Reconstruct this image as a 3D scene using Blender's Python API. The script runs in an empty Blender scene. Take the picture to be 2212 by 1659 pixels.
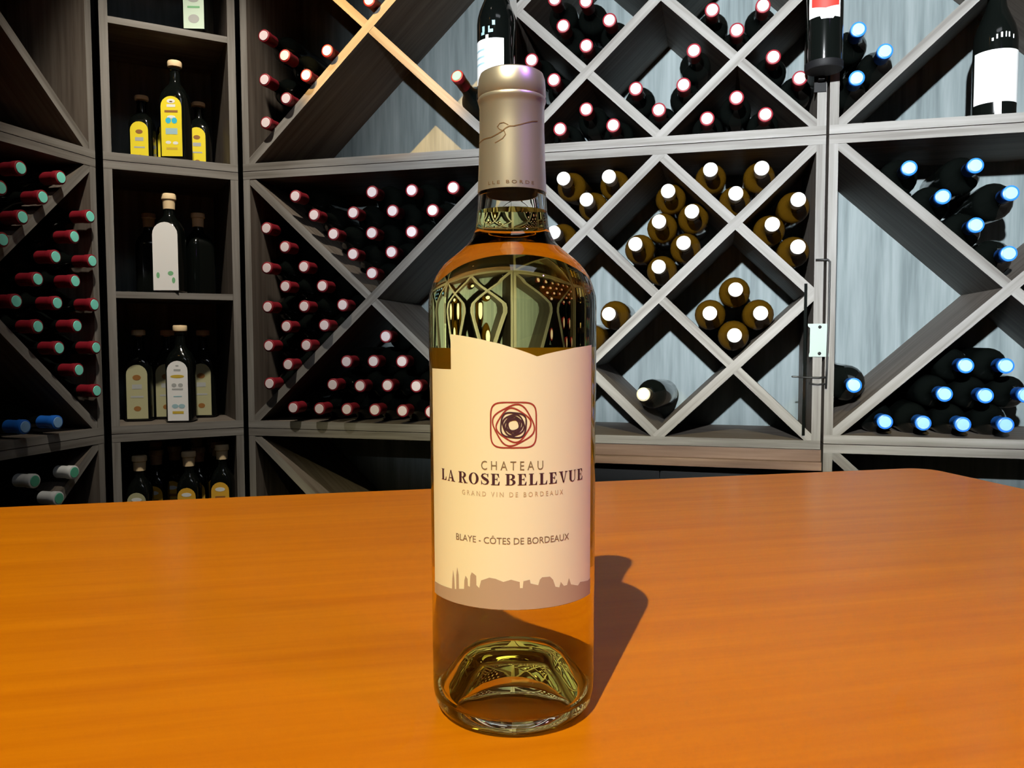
import bpy, math, random
from mathutils import Matrix, Vector
random.seed(7)
SC = bpy.context.scene
COL = SC.collection
R_ = math.radians

# ------------------------------------------------------------------ camera
TABLE_Z = 0.92
CAM_Z = TABLE_Z + 0.1698
F_PX, W_PX, H_PX = 1700.0, 2212.0, 1659.0
pitch = math.atan((829.5 - 735.0) / F_PX)
roll = 0.003
cam_d = bpy.data.cameras.new('camera')
cam_d.sensor_fit = 'HORIZONTAL'
cam_d.sensor_width = 36.0
cam_d.lens = 36.0 * F_PX / W_PX
cam_d.clip_start = 0.01
cam = bpy.data.objects.new('camera', cam_d)
COL.objects.link(cam)
fw = Vector((0, math.cos(pitch), -math.sin(pitch)))
up0 = Vector((0, math.sin(pitch), math.cos(pitch)))
rt0 = Vector((1, 0, 0))
rt = rt0 * math.cos(roll) - up0 * math.sin(roll)
up = up0 * math.cos(roll) + rt0 * math.sin(roll)
m = Matrix.Identity(4)
m.col[0][:3] = rt; m.col[1][:3] = up; m.col[2][:3] = -fw
m.col[3][:3] = (0, 0, CAM_Z)
cam.matrix_world = m
SC.camera = cam

# ------------------------------------------------------------------ view + world
SC.view_settings.view_transform = 'Standard'
SC.view_settings.look = 'None'
SC.view_settings.gamma = 1.0
SC.view_settings.use_curve_mapping = False
SC.view_settings.exposure = 0.0
SC.cycles.use_light_tree = False
SC.cycles.max_bounces = 10
SC.cycles.transmission_bounces = 10
SC.cycles.glossy_bounces = 4
SC.cycles.diffuse_bounces = 2
SC.cycles.caustics_refractive = True
SC.cycles.caustics_reflective = False
SC.cycles.sample_clamp_indirect = 10.0
SC.cycles.adaptive_threshold = 0.04
wd = bpy.data.worlds.new('world'); SC.world = wd
wd.use_nodes = True
wd.node_tree.nodes['Background'].inputs[0].default_value = (0.55, 0.6, 0.7, 1)
wd.node_tree.nodes['Background'].inputs[1].default_value = 0.03

# ------------------------------------------------------------------ lamps (the light of each ceiling spot, its housing is built below)
def aim(o, target):
    d = Vector(target) - o.location
    o.rotation_euler = d.to_track_quat('-Z', 'Y').to_euler()
LAMPS = []          # (location, target, lens colour) for the housings
def spot(name, loc, target, power, color, angle, blend, radius):
    l = bpy.data.lights.new(name, 'SPOT')
    l.energy = power; l.color = color; l.spot_size = R_(angle); l.spot_blend = blend
    l.shadow_soft_size = radius
    o = bpy.data.objects.new(name, l); COL.objects.link(o)
    o.location = loc; aim(o, target)
    LAMPS.append((loc, target, color))
    return o
spot('table_spot_light', (-0.53, -1.30, 3.23), (-0.02, 0.58, 0.92), 455, (1.0, 0.86, 0.45), 38, 0.45, 0.014)
spot('rack_lamp_light', (-0.62, -1.45, 1.88), (0.82, 1.64, 1.50), 1340, (0.93, 0.98, 1.0), 50, 1.0, 0.03)
spot('corner_spot_light', (-0.50, 1.22, 2.66), (-0.78, 1.97, 1.40), 118, (1.0, 0.90, 0.74), 40, 0.8, 0.03)
spot('warm_rack_spot_light', (-1.115, 0.474, 2.69), (-0.31, 1.93, 1.845), 600, (1.0, 0.56, 0.16), 17, 0.45, 0.010)
spot('violet_spot_light', (0.95, -0.30, 2.30), (0.0, 0.36, 1.10), 24, (0.55, 0.22, 1.0), 30, 0.5, 0.02)
pl = bpy.data.lights.new('ambient_fill_light', 'AREA'); pl.shape = 'RECTANGLE'  # added fill light without a fixture, lifts the darkest parts of the room
pl.size = 1.2; pl.size_y = 0.6; pl.energy = 6.0; pl.color = (0.9, 0.95, 1.0)
plo = bpy.data.objects.new('ambient_fill_light', pl); COL.objects.link(plo)
plo.location = (0.5, -0.6, 3.37)

# ------------------------------------------------------------------ helpers
def tag(o, label=None, cat=None, group=None, kind=None):
    if label: o['label'] = label
    if cat: o['category'] = cat
    if group: o['group'] = group
    if kind: o['kind'] = kind
    return o
def empty(name, loc=(0, 0, 0), rot=(0, 0, 0)):
    o = bpy.data.objects.new(name, None); COL.objects.link(o)
    o.location = loc; o.rotation_euler = rot
    o.empty_display_size = 0.05
    return o
def mesh(name, verts, faces, smooth=False):
    me = bpy.data.meshes.new(name)
    me.from_pydata([tuple(v) for v in verts], [], faces)
    me.update()
    if smooth:
        me.polygons.foreach_set('use_smooth', [True] * len(me.polygons))
    return me
def obj(name, me, mat, parent=None, loc=(0, 0, 0), rot=(0, 0, 0)):
    if mat and not me.materials: me.materials.append(mat)
    o = bpy.data.objects.new(name, me); COL.objects.link(o)
    o.location = loc; o.rotation_euler = rot
    if parent: o.parent = parent
    return o
def box_me(name, x0, x1, y0, y1, z0, z1, bev=0.0):
    v = [(x, y, z) for z in (z0, z1) for y in (y0, y1) for x in (x0, x1)]
    f = [(0, 2, 3, 1), (4, 5, 7, 6), (0, 1, 5, 4), (2, 6, 7, 3), (0, 4, 6, 2), (1, 3, 7, 5)]
    return mesh(name, v, f)
def lathe_me(name, prof, seg=24, smooth=True, sharp=40):
    """prof: list of (r, z); r == 0 closes with a pole"""
    v, f, rings = [], [], []
    for r, z in prof:
        if r <= 1e-9:
            rings.append([len(v)]); v.append((0, 0, z))
        else:
            rings.append(list(range(len(v), len(v) + seg)))
            v += [(r * math.cos(2 * math.pi * i / seg), r * math.sin(2 * math.pi * i / seg), z) for i in range(seg)]
    for a, b in zip(rings, rings[1:]):
        for i in range(seg):
            j = (i + 1) % seg
            if len(a) == 1 and len(b) == 1: continue
            if len(a) == 1: f.append((a[0], b[j], b[i]))
            elif len(b) == 1: f.append((a[i], a[j], b[0]))
            else: f.append((a[i], a[j], b[j], b[i]))
    me = mesh(name, v, f, smooth)
    if smooth and sharp: me.set_sharp_from_angle(angle=R_(sharp))
    return me

# ------------------------------------------------------------------ materials
def new_mat(name):
    mt = bpy.data.materials.new(name); mt.use_nodes = True
    nt = mt.node_tree
    return mt, nt, nt.nodes['Principled BSDF']
def plain(name, col, rough=0.5, metal=0.0, coat=0.0, spec=0.5):
    mt, nt, b = new_mat(name)
    b.inputs['Base Color'].default_value = (*col, 1)
    b.inputs['Roughness'].default_value = rough
    b.inputs['Metallic'].default_value = metal
    b.inputs['Coat Weight'].default_value = coat
    b.inputs['Specular IOR Level'].default_value = spec
    return mt
def grain(name, stops, scale, rough=0.55, spec=0.3, coat=0.0, coat_rough=0.2, bump=0.05, rand=0.25, detail=5.0, extra=None):
    """wood with the grain along the object's X axis by scale[0] small"""
    mt, nt, b = new_mat(name)
    N, Lk = nt.nodes, nt.links
    tc = N.new('ShaderNodeTexCoord'); mp = N.new('ShaderNodeMapping')
    mp.inputs['Scale'].default_value = scale
    Lk.new(tc.outputs['Object'], mp.inputs['Vector'])
    oi = N.new('ShaderNodeObjectInfo')
    ad = N.new('ShaderNodeVectorMath'); ad.operation = 'ADD'
    sc = N.new('ShaderNodeVectorMath'); sc.operation = 'SCALE'; sc.inputs['Scale'].default_value = 37.0
    cb = N.new('ShaderNodeCombineXYZ')
    for k in range(3): Lk.new(oi.outputs['Random'], cb.inputs[k])
    Lk.new(cb.outputs[0], sc.inputs[0]); Lk.new(mp.outputs[0], ad.inputs[0]); Lk.new(sc.outputs[0], ad.inputs[1])
    n1 = N.new('ShaderNodeTexNoise'); n1.inputs['Scale'].default_value = 1.0
    n1.inputs['Detail'].default_value = detail; n1.inputs['Roughness'].default_value = 0.62
    Lk.new(ad.outputs[0], n1.inputs['Vector'])
    rp = N.new('ShaderNodeValToRGB')
    el = rp.color_ramp.elements
    el[0].position, el[0].color = stops[0][0], (*stops[0][1], 1)
    el[1].position, el[1].color = stops[-1][0], (*stops[-1][1], 1)
    for p, c in stops[1:-1]:
        e = el.new(p); e.color = (*c, 1)
    Lk.new(n1.outputs['Fac'], rp.inputs['Fac'])
    hs = N.new('ShaderNodeHueSaturation')
    mr = N.new('ShaderNodeMapRange'); mr.inputs['To Min'].default_value = 1 - rand; mr.inputs['To Max'].default_value = 1 + rand
    Lk.new(oi.outputs['Random'], mr.inputs['Value']); Lk.new(mr.outputs[0], hs.inputs['Value'])
    Lk.new(rp.outputs['Color'], hs.inputs['Color']); Lk.new(hs.outputs['Color'], b.inputs['Base Color'])
    b.inputs['Roughness'].default_value = rough
    b.inputs['Specular IOR Level'].default_value = spec
    b.inputs['Coat Weight'].default_value = coat; b.inputs['Coat Roughness'].default_value = coat_rough
    if not bump: return mt
    bp = N.new('ShaderNodeBump'); bp.inputs['Strength'].default_value = bump; bp.inputs['Distance'].default_value = 0.002
    Lk.new(n1.outputs['Fac'], bp.inputs['Height']); Lk.new(bp.outputs[0], b.inputs['Normal'])
    return mt
M = {}
M['wood'] = grain('grey_brown_oak', [(0.3, (0.070, 0.056, 0.046)), (0.5, (0.112, 0.093, 0.078)), (0.72, (0.15, 0.13, 0.113))], (3, 60, 60), rough=0.6, rand=0.08, bump=0, detail=3.0)
M['edge'] = grain('grey_oak_edge_band', [(0.3, (0.11, 0.10, 0.09)), (0.5, (0.178, 0.169, 0.157)), (0.72, (0.235, 0.228, 0.217))], (3, 60, 60), rough=0.6, rand=0.08, bump=0, detail=3.0)
M['panel'] = grain('grey_oak_panel', [(0.3, (0.092, 0.117, 0.124)), (0.5, (0.142, 0.174, 0.182)), (0.72, (0.19, 0.225, 0.233))], (45, 45, 3), rough=0.6, rand=0.05, bump=0, detail=3.0)
M['ledge'] = grain('brown_oak', [(0.3, (0.11, 0.065, 0.045)), (0.55, (0.20, 0.125, 0.09)), (0.75, (0.27, 0.18, 0.135))], (3, 60, 60), rough=0.5, bump=0, detail=3.0)
M['table'] = grain('orange_cherry', [(0.28, (0.48, 0.138, 0.0)), (0.5, (0.54, 0.168, 0.0005)), (0.74, (0.60, 0.198, 0.001))], (3.0, 55, 55), rough=0.45, spec=0.2, coat=0.18, coat_rough=0.2, bump=0.015, rand=0.0, detail=4.0)
M['black_glass'] = plain('dark_bottle_glass', (0.003, 0.004, 0.0035), 0.10)
M['amber_glass'] = plain('amber_bottle_glass', (0.062, 0.030, 0.002), 0.12)
M['red_foil'] = plain('red_foil', (0.20, 0.005, 0.014), 0.5)
M['pale_end'] = plain('pale_foil_end', (0.76, 0.66, 0.70), 0.4)
M['white_end'] = plain('white_foil_end', (0.95, 0.95, 0.93), 0.4)
M['white_foil'] = plain('white_foil', (0.75, 0.78, 0.8), 0.35)
M['cream_foil'] = plain('cream_foil', (0.55, 0.5, 0.35), 0.35)
M['teal_foil'] = plain('teal_foil', (0.02, 0.36, 0.26), 0.35)
M['teal_end'] = plain('teal_end', (0.22, 0.80, 0.68), 0.4)
M['green_end'] = plain('green_end', (0.12, 0.55, 0.36), 0.4)
M['blue_foil'] = plain('blue_foil', (0.02, 0.17, 0.72), 0.35)
M['blue_end'] = plain('blue_end', (0.26, 0.50, 0.85), 0.4)
M['cork'] = plain('cork', (0.78, 0.60, 0.36), 0.7)
M['paper'] = plain('white_label_paper', (0.86, 0.87, 0.88), 0.6)
M['yellow_paper'] = plain('yellow_label_paper', (0.85, 0.70, 0.02), 0.55)
M['amber_paper'] = plain('amber_label_paper', (0.75, 0.42, 0.04), 0.55)
M['olive_paper'] = plain('olive_label_paper', (0.45, 0.44, 0.26), 0.6)
M['green_paper'] = plain('pale_green_label_paper', (0.62, 0.78, 0.66), 0.6)
M['ink_gold'] = plain('gold_ink', (0.62, 0.44, 0.05), 0.5)
M['ink_grey'] = plain('grey_ink', (0.42, 0.44, 0.44), 0.6)
M['ink_brown'] = plain('brown_ink', (0.30, 0.13, 0.03), 0.6)
M['ink_cyan'] = plain('cyan_ink', (0.03, 0.50, 0.75), 0.6)
M['ink_green'] = plain('green_ink', (0.20, 0.50, 0.26), 0.6)
M['ink_white'] = plain('white_ink', (0.8, 0.82, 0.82), 0.6)
M['ink_red'] = plain('red_ink', (0.75, 0.03, 0.02), 0.6)
M['ink_pale_blue'] = plain('pale_blue_ink', (0.35, 0.55, 0.62), 0.6)
M['steel'] = plain('zinc_steel', (0.19, 0.235, 0.215), 0.5, 0.3)
M['black_metal'] = plain('black_metal', (0.006, 0.006, 0.007), 0.6, spec=0.2)
M['black_plastic'] = plain('black_plastic', (0.01, 0.01, 0.01), 0.45)
M['wall'] = plain('dark_wall_paint', (0.06, 0.057, 0.055), 0.9)
M['ceiling'] = plain('ceiling_paint', (0.10, 0.095, 0.09), 0.9)
M['floor'] = grain('floor_tile', [(0.3, (0.07, 0.06, 0.05)), (0.7, (0.12, 0.105, 0.09))], (3, 3, 3), rough=0.5, bump=0.0)

# ------------------------------------------------------------------ planes of the racks (plan position of the left front corner, angle)
class Plane:
    def __init__(s, x, y, deg):
        s.a = R_(deg); s.x, s.y = x, y
        s.d = Vector((math.cos(s.a), math.sin(s.a), 0)); s.b = Vector((-math.sin(s.a), math.cos(s.a), 0))
    def pt(s, u, w, z): return Vector((s.x, s.y, z)) + s.d * u + s.b * w
PC = Plane(-0.6774, 2.0134, -14.45)     # long straight rack
PL = Plane(-0.9466, 1.8815, 29.0)       # corner shelf unit
o_ = PL.pt(-0.030, 0, 0)
PW = Plane(o_.x, o_.y, 75.5)            # rack on the left wall, u runs negative
DEPTH = 0.29
V0 = CAM_Z                              # rack heights below are measured from the camera height

# ------------------------------------------------------------------ room shell
def room_box(name, u0, u1, w0, w1, z0, z1, mat):
    pts = [PC.pt(u, w, z) for z in (z0, z1) for w in (w0, w1) for u in (u0, u1)]
    f = [(0, 2, 3, 1), (4, 5, 7, 6), (0, 1, 5, 4), (2, 6, 7, 3), (0, 4, 6, 2), (1, 3, 7, 5)]
    return tag(obj(name, mesh(name, pts, f), mat), kind='structure')
UL, UR, WB, WF, ZC = -0.66, 2.75, 0.34, -3.6, 3.40
room_box('floor', UL - 0.1, UR + 0.1, WF - 0.1, WB + 0.1, -0.08, 0.0, M['floor'])
room_box('ceiling', UL - 0.1, UR + 0.1, WF - 0.1, WB + 0.1, ZC, ZC + 0.08, M['ceiling'])
room_box('wall_back', UL, UR, WB, WB + 0.1, 0.0, ZC, M['wall'])
room_box('wall_left', UL - 0.1, UL, WF, WB, 0.0, ZC, M['wall'])
room_box('wall_right', UR, UR + 0.1, WF, WB, 0.0, ZC, M['wall'])
room_box('wall_front', UL, UR, WF - 0.1, WF, 0.0, ZC, M['wall'])

# ------------------------------------------------------------------ table
TA = math.atan2(1.0334 - 0.8023, 0.538 + 0.5277)
TW, TD, TT = 1.30, 0.95, 0.032
def table():
    # local frame: origin at far right corner, x runs left along the far edge (negative), y runs toward the viewer (negative)
    t = empty('bar_table', (0.548, 1.0365, 0), (0, 0, TA))
    tag(t, 'orange-brown wooden table with a rounded corner under the white wine bottle', 'table')
    rad = 0.03
    out = []
    cs = [(-rad, -rad, 0), (-TW + rad, -rad, 90), (-TW + rad, -TD + rad, 180), (-rad, -TD + rad, 270)]
    for cx_, cy_, a0 in cs:
        for k in range(9):
            a = R_(a0 + 90 * k / 8); out.append((cx_ + rad * math.cos(a), cy_ + rad * math.sin(a)))
    n = len(out)
    lay = [(0.0025, -TT), (0, -TT + 0.0025), (0, -0.003), (0.0009, -0.0009), (0.003, 0)]
    mx, my = -TW / 2, -TD / 2
    v = []
    for ins, z in lay:
        for x, y in out:
            dx, dy = x - mx, y - my
            v.append((mx + dx * (1 - ins / (TW / 2)), my + dy * (1 - ins / (TD / 2)), TABLE_Z + z))
    f = []
    for k in range(len(lay) - 1):
        for i in range(n):
            j = (i + 1) % n
            f.append((k * n + i, k * n + j, (k + 1) * n + j, (k + 1) * n + i))
    f.append(tuple(range((len(lay) - 1) * n, len(lay) * n)))
    f.append(tuple(reversed(range(n))))
    obj('table_top', mesh('table_top', v, f), M['table'], t)
    leg = box_me('leg', -0.03, 0.03, -0.03, 0.03, 0.0, TABLE_Z - TT)
    for x, y in ((-0.09, -0.09), (-TW + 0.09, -0.09), (-0.09, -TD + 0.09), (-TW + 0.09, -TD + 0.09)):
        obj('leg', leg, M['table'], t, (x, y, 0))
    zt = TABLE_Z - TT
    for x0, x1, y0, y1 in ((-TW + 0.12, -0.12, -0.1, -0.08), (-TW + 0.12, -0.12, -TD + 0.08, -TD + 0.1)):
        obj('apron', box_me('apron', x0, x1, y0, y1, zt - 0.08, zt), M['table'], t)
    for x0, x1 in ((-0.1, -0.08), (-TW + 0.08, -TW + 0.1)):
        obj('apron', box_me('apron', x0, x1, -TD + 0.12, -0.12, zt - 0.08, zt), M['table'], t)
table()

# ------------------------------------------------------------------ rack modules
TH = 0.0185         # board thickness of the carcass
TD_ = 0.0205        # thickness of the diagonal boards
def plank(*a):
    """board of the racks: brown faces, lighter band on the front edge"""
    me = box_me(*a); me.materials.append(M['wood']); me.materials.append(M['edge'])
    me.polygons[2].material_index = 1
    return me
def strip_board(name, parent, p, q, th, y0, y1, mat=None):
    """board whose front edge runs from p to q in the module's x-z plane"""
    dx, dz = q[0] - p[0], q[1] - p[1]
    L = math.hypot(dx, dz)
    me = plank(name, -L / 2, L / 2, y0, y1, -th / 2, th / 2)
    return obj(name, me, mat or M['wood'], parent, ((p[0] + q[0]) / 2, 0, (p[1] + q[1]) / 2), (0, -math.atan2(dz, dx), 0))
def module(plane, u0, width, v0, v1, label, pattern, shelf=None, name='rack_module', gap=0.0008):
    z0 = V0 + v0 + gap; H = v1 - v0 - 2 * gap
    t = empty(name, plane.pt(u0, 0, z0), (0, 0, plane.a))
    tag(t, label, 'wine rack', 'wooden rack modules')
    W = width
    obj('side_panel', plank('side_panel', -H / 2, H / 2, 0.0004, DEPTH, 0, TH), M['wood'], t, (TH, 0, H / 2), (0, -math.pi / 2, 0))
    obj('side_panel', plank('side_panel', -H / 2, H / 2, 0.0004, DEPTH, 0, TH), M['wood'], t, (W, 0, H / 2), (0, -math.pi / 2, 0))
    obj('bottom_board', plank('bottom_board', 0, W, 0, DEPTH, 0, TH), M['wood'], t)
    obj('top_board', plank('top_board', 0, W, 0, DEPTH, 0, TH), M['wood'], t, (0, 0, H - TH))
    obj('back_panel', box_me('back_panel', TH, W - TH, DEPTH - 0.008, DEPTH - 0.001, TH, H - TH), M['panel'], t)
    x0, x1, b0, b1 = TH, W - TH, TH, H - TH
    xm, zm = (x0 + x1) / 2, (b0 + b1) / 2
    e = 0.006
    def ext(p, q, ep=e, eq=e):
        L = math.hypot(q[0] - p[0], q[1] - p[1]); ux, uz = (q[0] - p[0]) / L, (q[1] - p[1]) / L
        return (p[0] - ux * ep, p[1] - uz * ep), (q[0] + ux * eq, q[1] + uz * eq)
    yb = DEPTH - 0.009
    if pattern == 'cross':
        p, q = ext((x0, b0), (x1, b1)); strip_board('diagonal_board', t, p, q, TD_, 0.0008, yb)
        p, q = ext((x0, b1), (xm, zm), e, -0.004); strip_board('diagonal_board', t, p, q, TD_, 0.0014, yb - 0.0004)
        p, q = ext((xm, zm), (x1, b0), -0.004, e); strip_board('diagonal_board', t, p, q, TD_, 0.0014, yb - 0.0004)
    elif pattern == 'lattice':
        xs = [x0, (x0 + xm) / 2, xm, (xm + x1) / 2, x1]; zs = [b0, (b0 + zm) / 2, zm, (zm + b1) / 2, b1]
        for a, b in (((0, 2), (2, 4)), ((0, 0), (4, 4)), ((2, 0), (4, 2))):
            p, q = ext((xs[a[0]], zs[a[1]]), (xs[b[0]], zs[b[1]])); strip_board('diagonal_board', t, p, q, TD_, 0.0008, yb)
        for nodes in (((0, 2), (1, 1), (2, 0)), ((0, 4), (1, 3), (2, 2), (3, 1), (4, 0)), ((2, 4), (3, 3), (4, 2))):
            for k, (a, b) in enumerate(zip(nodes, nodes[1:])):
                p, q = ext((xs[a[0]], zs[a[1]]), (xs[b[0]], zs[b[1]]), e if k == 0 else -0.004, e if k == len(nodes) - 2 else -0.004)
                strip_board('diagonal_board', t, p, q, TD_, 0.0014, yb - 0.0004)
    elif pattern == 'shelf':
        obj('shelf', plank('shelf', x0, x1, 0.004, yb, 0, 0.0155), M['wood'], t, (0, 0, shelf - v0 - gap))
    return t
VA, VB = -0.2225, 0.4265            # heights of the joints between modules
HM = VB - VA
C1W, C2U, C2W, RU, RW = 0.692, 0.6945, 0.684, 1.3845, 0.694
module(PC, 0, C1W, VA, VB, 'grey-brown cross-partition rack full of red-capped bottles, left of the big bottle', 'cross')
module(PC, 0, C1W, VB, VB + HM, 'cross-partition rack at top left with warm lamplight on its boards', 'cross')
module(PC, 0, C1W, VA - HM, VA, 'nearly empty cross-partition rack just above the table, left of the big bottle', 'cross')
module(PC, C2U, C2W, VA - 0.013, VB, 'diamond lattice rack of white-capped amber bottles, right of the big bottle', 'lattice')
module(PC, C2U, C2W, VB, VB + HM, 'diamond lattice rack of red-capped bottles at top right of the big bottle', 'lattice')
module(PC, RU, RW, VA, VB, 'cross-partition rack of blue-capped bottles at the right edge', 'cross')
module(PC, RU, RW, VB, VB + HM, 'cross-partition rack at top right holding a standing white-labelled bottle', 'cross')
module(PC, RU, RW, VA - HM, VA, 'empty cross-partition rack showing above the table\'s right corner', 'cross')
LW, LU = 0.304, -0.014
module(PL, LU, LW, VA, VB, 'narrow corner shelf unit with cork-stoppered bottles on two levels', 'shelf', shelf=0.104, name='shelf_module')
module(PL, LU, LW, VB, VB + HM, 'narrow corner shelf unit at the top holding the yellow-labelled bottle', 'shelf', shelf=0.746, name='shelf_module')
module(PL, LU, LW, VA - HM, VA, 'narrow corner shelf unit just above the table packed with corked bottles', 'shelf', shelf=-0.532, name='shelf_module')
module(PW, -0.69, 0.69, VA, VB, 'shadowed left wall rack of teal-capped bottles', 'cross')
module(PW, -0.69, 0.69, VB, VB + HM, 'shadowed empty left wall rack in the top left corner', 'cross')
module(PW, -0.69, 0.69, VA - HM, VA, 'shadowed left wall rack with green-ended bottles just above the table', 'cross')
# plinths under the lowest modules
def plinth(plane, u0, w, label):
    h = V0 + VA - HM
    t = empty('rack_plinth', plane.pt(u0, 0.02, 0), (0, 0, plane.a)); tag(t, label, 'plinth', 'rack plinths')
    obj('front_board', box_me('front_board', 0, w, 0, 0.02, 0, h - 0.001), M['ledge'], t)
    obj('side_board', box_me('side_board', 0, 0.02, 0.0205, DEPTH - 0.03, 0, h - 0.001), M['ledge'], t)
    obj('side_board', box_me('side_board', w - 0.02, w, 0.0205, DEPTH - 0.03, 0, h - 0.001), M['ledge'], t)
plinth(PC, 0, C1W, 'dark plinth under the left cross-partition rack')
plinth(PC, RU, RW, 'dark plinth under the right-edge rack')
plinth(PL, LU, LW, 'dark plinth under the narrow corner shelves')
plinth(PW, -0.69, 0.69, 'dark plinth under the left wall rack')
# brown ledge and dark cabinet under the amber-bottle lattice
def base_cabinet():
    zt = V0 + VA - 0.013
    t = empty('base_cabinet', PC.pt(C2U, 0, 0), (0, 0, PC.a))
    tag(t, 'dark base cabinet with a stepped brown ledge below the amber bottle lattice', 'cabinet')
    w = C2W + 0.002
    obj('ledge', box_me('ledge', 0, w, 0.004, DEPTH, zt - 0.026, zt - 0.0005), M['ledge'], t)
    obj('ledge_lip', box_me('ledge_lip', 0, w, -0.008, DEPTH, zt - 0.044, zt - 0.0265), M['ledge'], t)
    obj('body', box_me('body', 0.003, w - 0.003, 0.09, DEPTH, 0.1, zt - 0.0445), M['black_plastic'], t)
    obj('kick_board', box_me('kick_board', 0.02, w - 0.02, 0.11, DEPTH, 0.0, 0.0995), M['black_plastic'], t)
    for k in range(2):
        d = obj('door', box_me('door', 0, w / 2 - 0.006, 0.072, 0.0895, 0.11, zt - 0.06), M['black_plastic'], t, (0.004 + k * (w / 2 - 0.001), 0, 0))
        obj('handle', box_me('handle', 0, 0.01, 0.056, 0.0715, 0.45, 0.58), M['black_metal'], d, ((0.29, 0, 0) if k == 0 else (0.035, 0, 0)))
base_cabinet()

# ------------------------------------------------------------------ lying bottles
NUM = ['first', 'second', 'third', 'fourth', 'fifth', 'sixth', 'seventh', 'eighth', 'ninth']
def bottle_meshes(r, L, key):
    k = r / 0.0348; a = L / 0.285
    body = [(0, 0.012 * a), (0.016 * k, 0.009 * a), (0.026 * k, 0.0015), (0.030 * k, 0), (0.0337 * k, 0.003), (0.0348 * k, 0.008),
            (0.0348 * k, 0.176 * a), (0.0335 * k, 0.184 * a), (0.0295 * k, 0.193 * a), (0.0225 * k, 0.203 * a), (0.0168 * k, 0.213 * a), (0.0143, 0.224 * a), (0.0137, 0.236 * a), (0.0133, 0.24 * a)]
    caps = [(0.0139, 0.2395 * a), (0.0143, 0.2405 * a), (0.0139, L - 0.018), (0.0152, L - 0.016), (0.0155, L - 0.003), (0.0152, L - 0.0012), (0.0140, L - 0.0003), (0.0100, L - 0.0003)]
    end = [(0.0119, L - 0.0002), (0.0114, L + 0.0009), (0.006, L + 0.0011), (0, L + 0.0009)]
    return (lathe_me(key + '_body', body, 20), lathe_me(key + '_capsule', caps, 20), lathe_me(key + '_cap_end', end, 20))
ME_STD = bottle_meshes(0.0346, 0.285, 'bottle')
ME_BIG = bottle_meshes(0.0395, 0.285, 'wide_bottle')
def with_mat(mes, mats):
    out = []
    for me, mt in zip(mes, mats):
        c = me.copy(); c.materials.clear(); c.materials.append(M[mt]); out.append(c)
    return out
KIND = {
    'red': with_mat(ME_STD, ('black_glass', 'red_foil', 'pale_end')),
    'teal': with_mat(ME_STD, ('black_glass', 'red_foil', 'teal_end')),
    'green': with_mat(ME_STD, ('black_glass', 'white_foil', 'green_end')),
    'blue': with_mat(ME_STD, ('black_glass', 'blue_foil', 'blue_end')),
    'wideblue': with_mat(ME_BIG, ('black_glass', 'blue_foil', 'blue_end')),
    'amber': with_mat(ME_STD, ('amber_glass', 'white_end', 'white_end')),
    'cream': with_mat(ME_STD, ('black_glass', 'cream_foil', 'white_end')),
}
def lying(kind, plane, u, v, label, group, w=-0.02, L=0.285, tilt=(0, 0)):
    t = empty('lying_wine_bottle', plane.pt(u, w + L, V0 + v), (math.pi / 2 + tilt[0], 0, plane.a + tilt[1]))
    tag(t, label, 'bottle', group)
    for nm, me in zip(('body', 'capsule', 'cap_end'), KIND[kind]):
        o = bpy.data.objects.new(nm, me); COL.objects.link(o); o.parent = t
    return t
def fill(kind, plane, pts, adj, cell, group, w=-0.02, tol=0.022):
    rows = []
    for p in sorted(pts, key=lambda q: -q[1]):
        if rows and abs(rows[-1][0][1] - p[1]) < tol: rows[-1].append(p)
        else: rows.append([p])
    for i, row in enumerate(rows):
        row.sort()
        rn = 'top row' if i == 0 else ('bottom row' if i == len(rows) - 1 else NUM[i] + ' row down')
        for j, (u, v) in enumerate(row):
            if len(rows) == 1 and len(row) == 1: lb = f'{adj} bottle lying alone in {cell}'
            elif len(row) == 1: lb = f'{adj} bottle in {cell}, alone in {rn}'
            elif len(rows) == 1: lb = f'{adj} bottle in {cell}, {NUM[j]} from left'
            else: lb = f'{adj} bottle in {cell}, {rn}, {NUM[j]} from left'
            lying(kind, plane, u, v, lb, group, w)
G1, G2, G3, G4 = 'red-capped bottles lying in the racks', 'teal-capped bottles in the left wall rack', 'amber bottles in the diamond lattice', 'blue-capped bottles in the right rack'
fill('red', PC, [(0.075, 0.28), (0.125, 0.232), (0.074, 0.182), (0.176, 0.182), (0.124, 0.135), (0.225, 0.134), (0.074, 0.085), (0.175, 0.085), (0.279, 0.087), (0.125, 0.036), (0.229, 0.038), (0.075, -0.012), (0.179, -0.011), (0.128, -0.059), (0.075, -0.107)],
     'red-capped', 'left triangle of cross rack', G1)
fill('red', PC, [(0.156, 0.355), (0.206, 0.307), (0.257, 0.259), (0.31, 0.308), (0.36, 0.355), (0.308, 0.209), (0.358, 0.258), (0.412, 0.308), (0.461, 0.354), (0.408, 0.211), (0.46, 0.257), (0.513, 0.305), (0.564, 0.355), (0.357, 0.162)],
     'red-capped', 'upper triangle of cross rack', G1)
fill('red', PC, [(0.391, 0.01), (0.287, -0.051), (0.358, -0.05), (0.432, -0.05), (0.249, -0.108), (0.322, -0.11), (0.394, -0.108), (0.468, -0.109), (0.14, -0.167), (0.212, -0.168), (0.286, -0.168), (0.36, -0.168), (0.432, -0.169), (0.504, -0.17)],
     'red-capped', 'bottom triangle of cross rack', G1)
fill('red', PC, [(0.078, 0.748), (0.134, 0.695), (0.191, 0.643), (0.078, 0.642), (0.136, 0.592), (0.079, 0.538), (0.248, 0.696)],
     'red-capped', 'warm-lit top left rack', G1)
fill('red', PC, [(0.359, 0.803)], 'red-capped', 'the top triangle above the warm-lit crossing', G1)
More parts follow.
